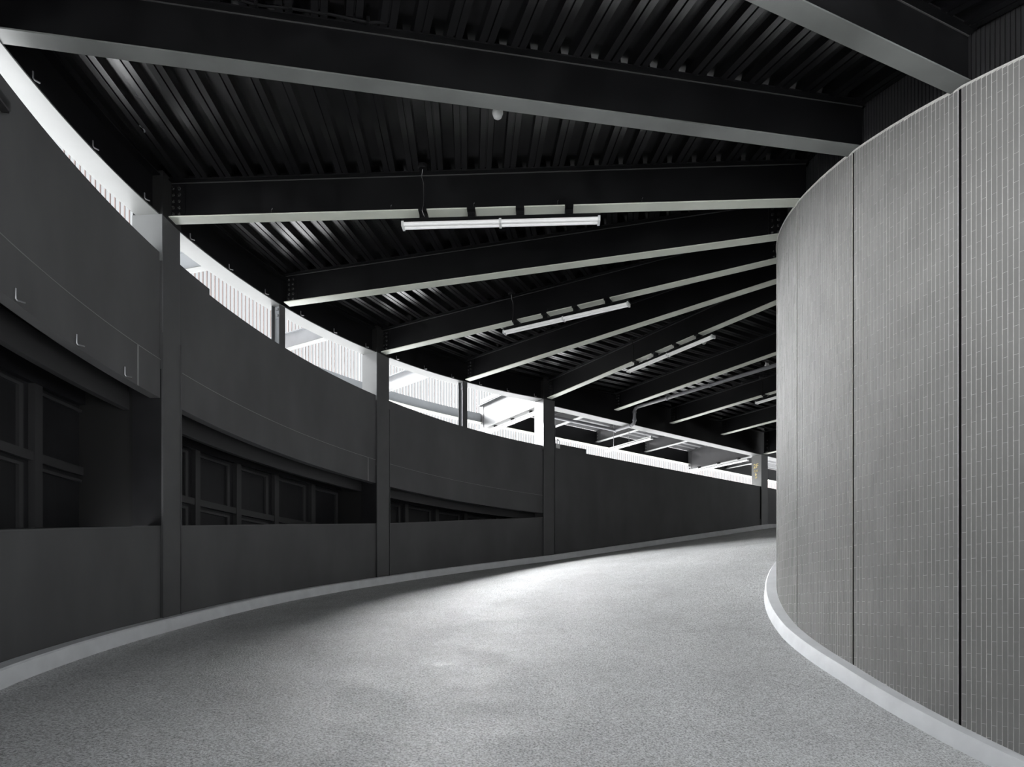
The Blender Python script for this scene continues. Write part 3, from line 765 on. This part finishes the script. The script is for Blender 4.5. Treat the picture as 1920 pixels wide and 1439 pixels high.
# lettering on the far column
t, o = tang(11)
def letter(txt, u, z, size, cx='CENTER'):
    cu = bpy.data.curves.new('lettering', 'FONT'); cu.body = txt; cu.size = size; cu.extrude = 0.003; cu.align_x = cx; cu.align_y = 'CENTER'
    cu.materials.append(M['gold'])
    tmp = bpy.data.objects.new('lettering', cu); COL.objects.link(tmp); me = bpy.data.meshes.new_from_object(tmp.evaluated_get(bpy.context.evaluated_depsgraph_get()))
    bpy.data.objects.remove(tmp); me.materials.clear(); me.materials.append(M['gold']); ob = link('lettering', me, colD)
    X = mathutils.Vector((-o[0], -o[1], 0)); Z = mathutils.Vector((-t[0], -t[1], 0)); Yv = mathutils.Vector((0, 0, 1))
    ob.matrix_local = mathutils.Matrix(((X[0], Yv[0], Z[0], -t[0]*0.1945 + o[0]*u), (X[1], Yv[1], Z[1], -t[1]*0.1945 + o[1]*u), (X[2], Yv[2], Z[2], z - zf(11)), (0, 0, 0, 1)))
    return ob
letter('2F', 0.185, 5.05, 0.21)
letter('1F', 0.185, 4.655, 0.10)
m = MB()                                     # arrow between the two floor marks, and two worn little pictograms above it
def sgn(u, z, e=0.0): return (-t[0]*(0.1945+e) + o[0]*u, -t[1]*(0.1945+e) + o[1]*u, z - zf(11))
for e in (0.0, 0.004):
    m.add([sgn(0.185+0.012, 4.82, e), sgn(0.185-0.012, 4.82, e), sgn(0.185-0.012, 4.76, e), sgn(0.185+0.012, 4.76, e)], [(0,1,2,3)])
    m.add([sgn(0.185+0.045, 4.765, e), sgn(0.185-0.045, 4.765, e), sgn(0.185, 4.715, e)], [(0,1,2)])
m.build('arrow', 'gold', colD)
for du in (-0.045, 0.045):
    m = MB(); m.tube([sgn(0.185+du+0.028*cos(k*pi/4), 4.885+0.030*sin(k*pi/4), 0.002) for k in range(9)], 0.006, 5); m.build('pictogram', 'gold', colD)
m = MB(); g_ = MB(); g_.sweep(10.905, 10.918, 1, O, lambda i: [(-0.001, zf(i)+0.35), (-0.001, ZP), (0.02, ZP), (0.02, zf(i)+0.35)]); g_.build('joint_strip', 'joint', wl)
r = thing('litter_stick', 'tiny white stick lying on the dark asphalt', 'litter'); r.location = (-2.895, 3.95, -0.776)
m = MB(); m.tube([(-0.0175, 0, 0), (0.0175, 0.001, 0)], 0.003, 8); m.build('stick', 'white', r, smooth=True)
r = thing('wall_fitting', 'small dark fitting high on the charcoal wall under the widest beam', 'fitting'); q = O(1.98, -0.03); t2, o2 = tang(1.98); r.location = (*q, 4.02)
m = MB(); m.box((0, 0, 0.05), t2, o2, 0.10, 0.035, 0.045); m.build('case', 'dark', r, bevel=0.01)
m = MB(); m.box((0, 0, 0.0), t2, o2, 0.085, 0.028, 0.008); m.build('lens', 'bolt', r)
# ground outside
m = MB(); m.add([(-80, -80, -3.2), (90, -80, -3.2), (90, 90, -3.2), (-80, 90, -3.2)], [(0, 1, 2, 3)])
tag(m.build('floor_outside', 'ground'), 'paving outside the ramp', kind='structure')
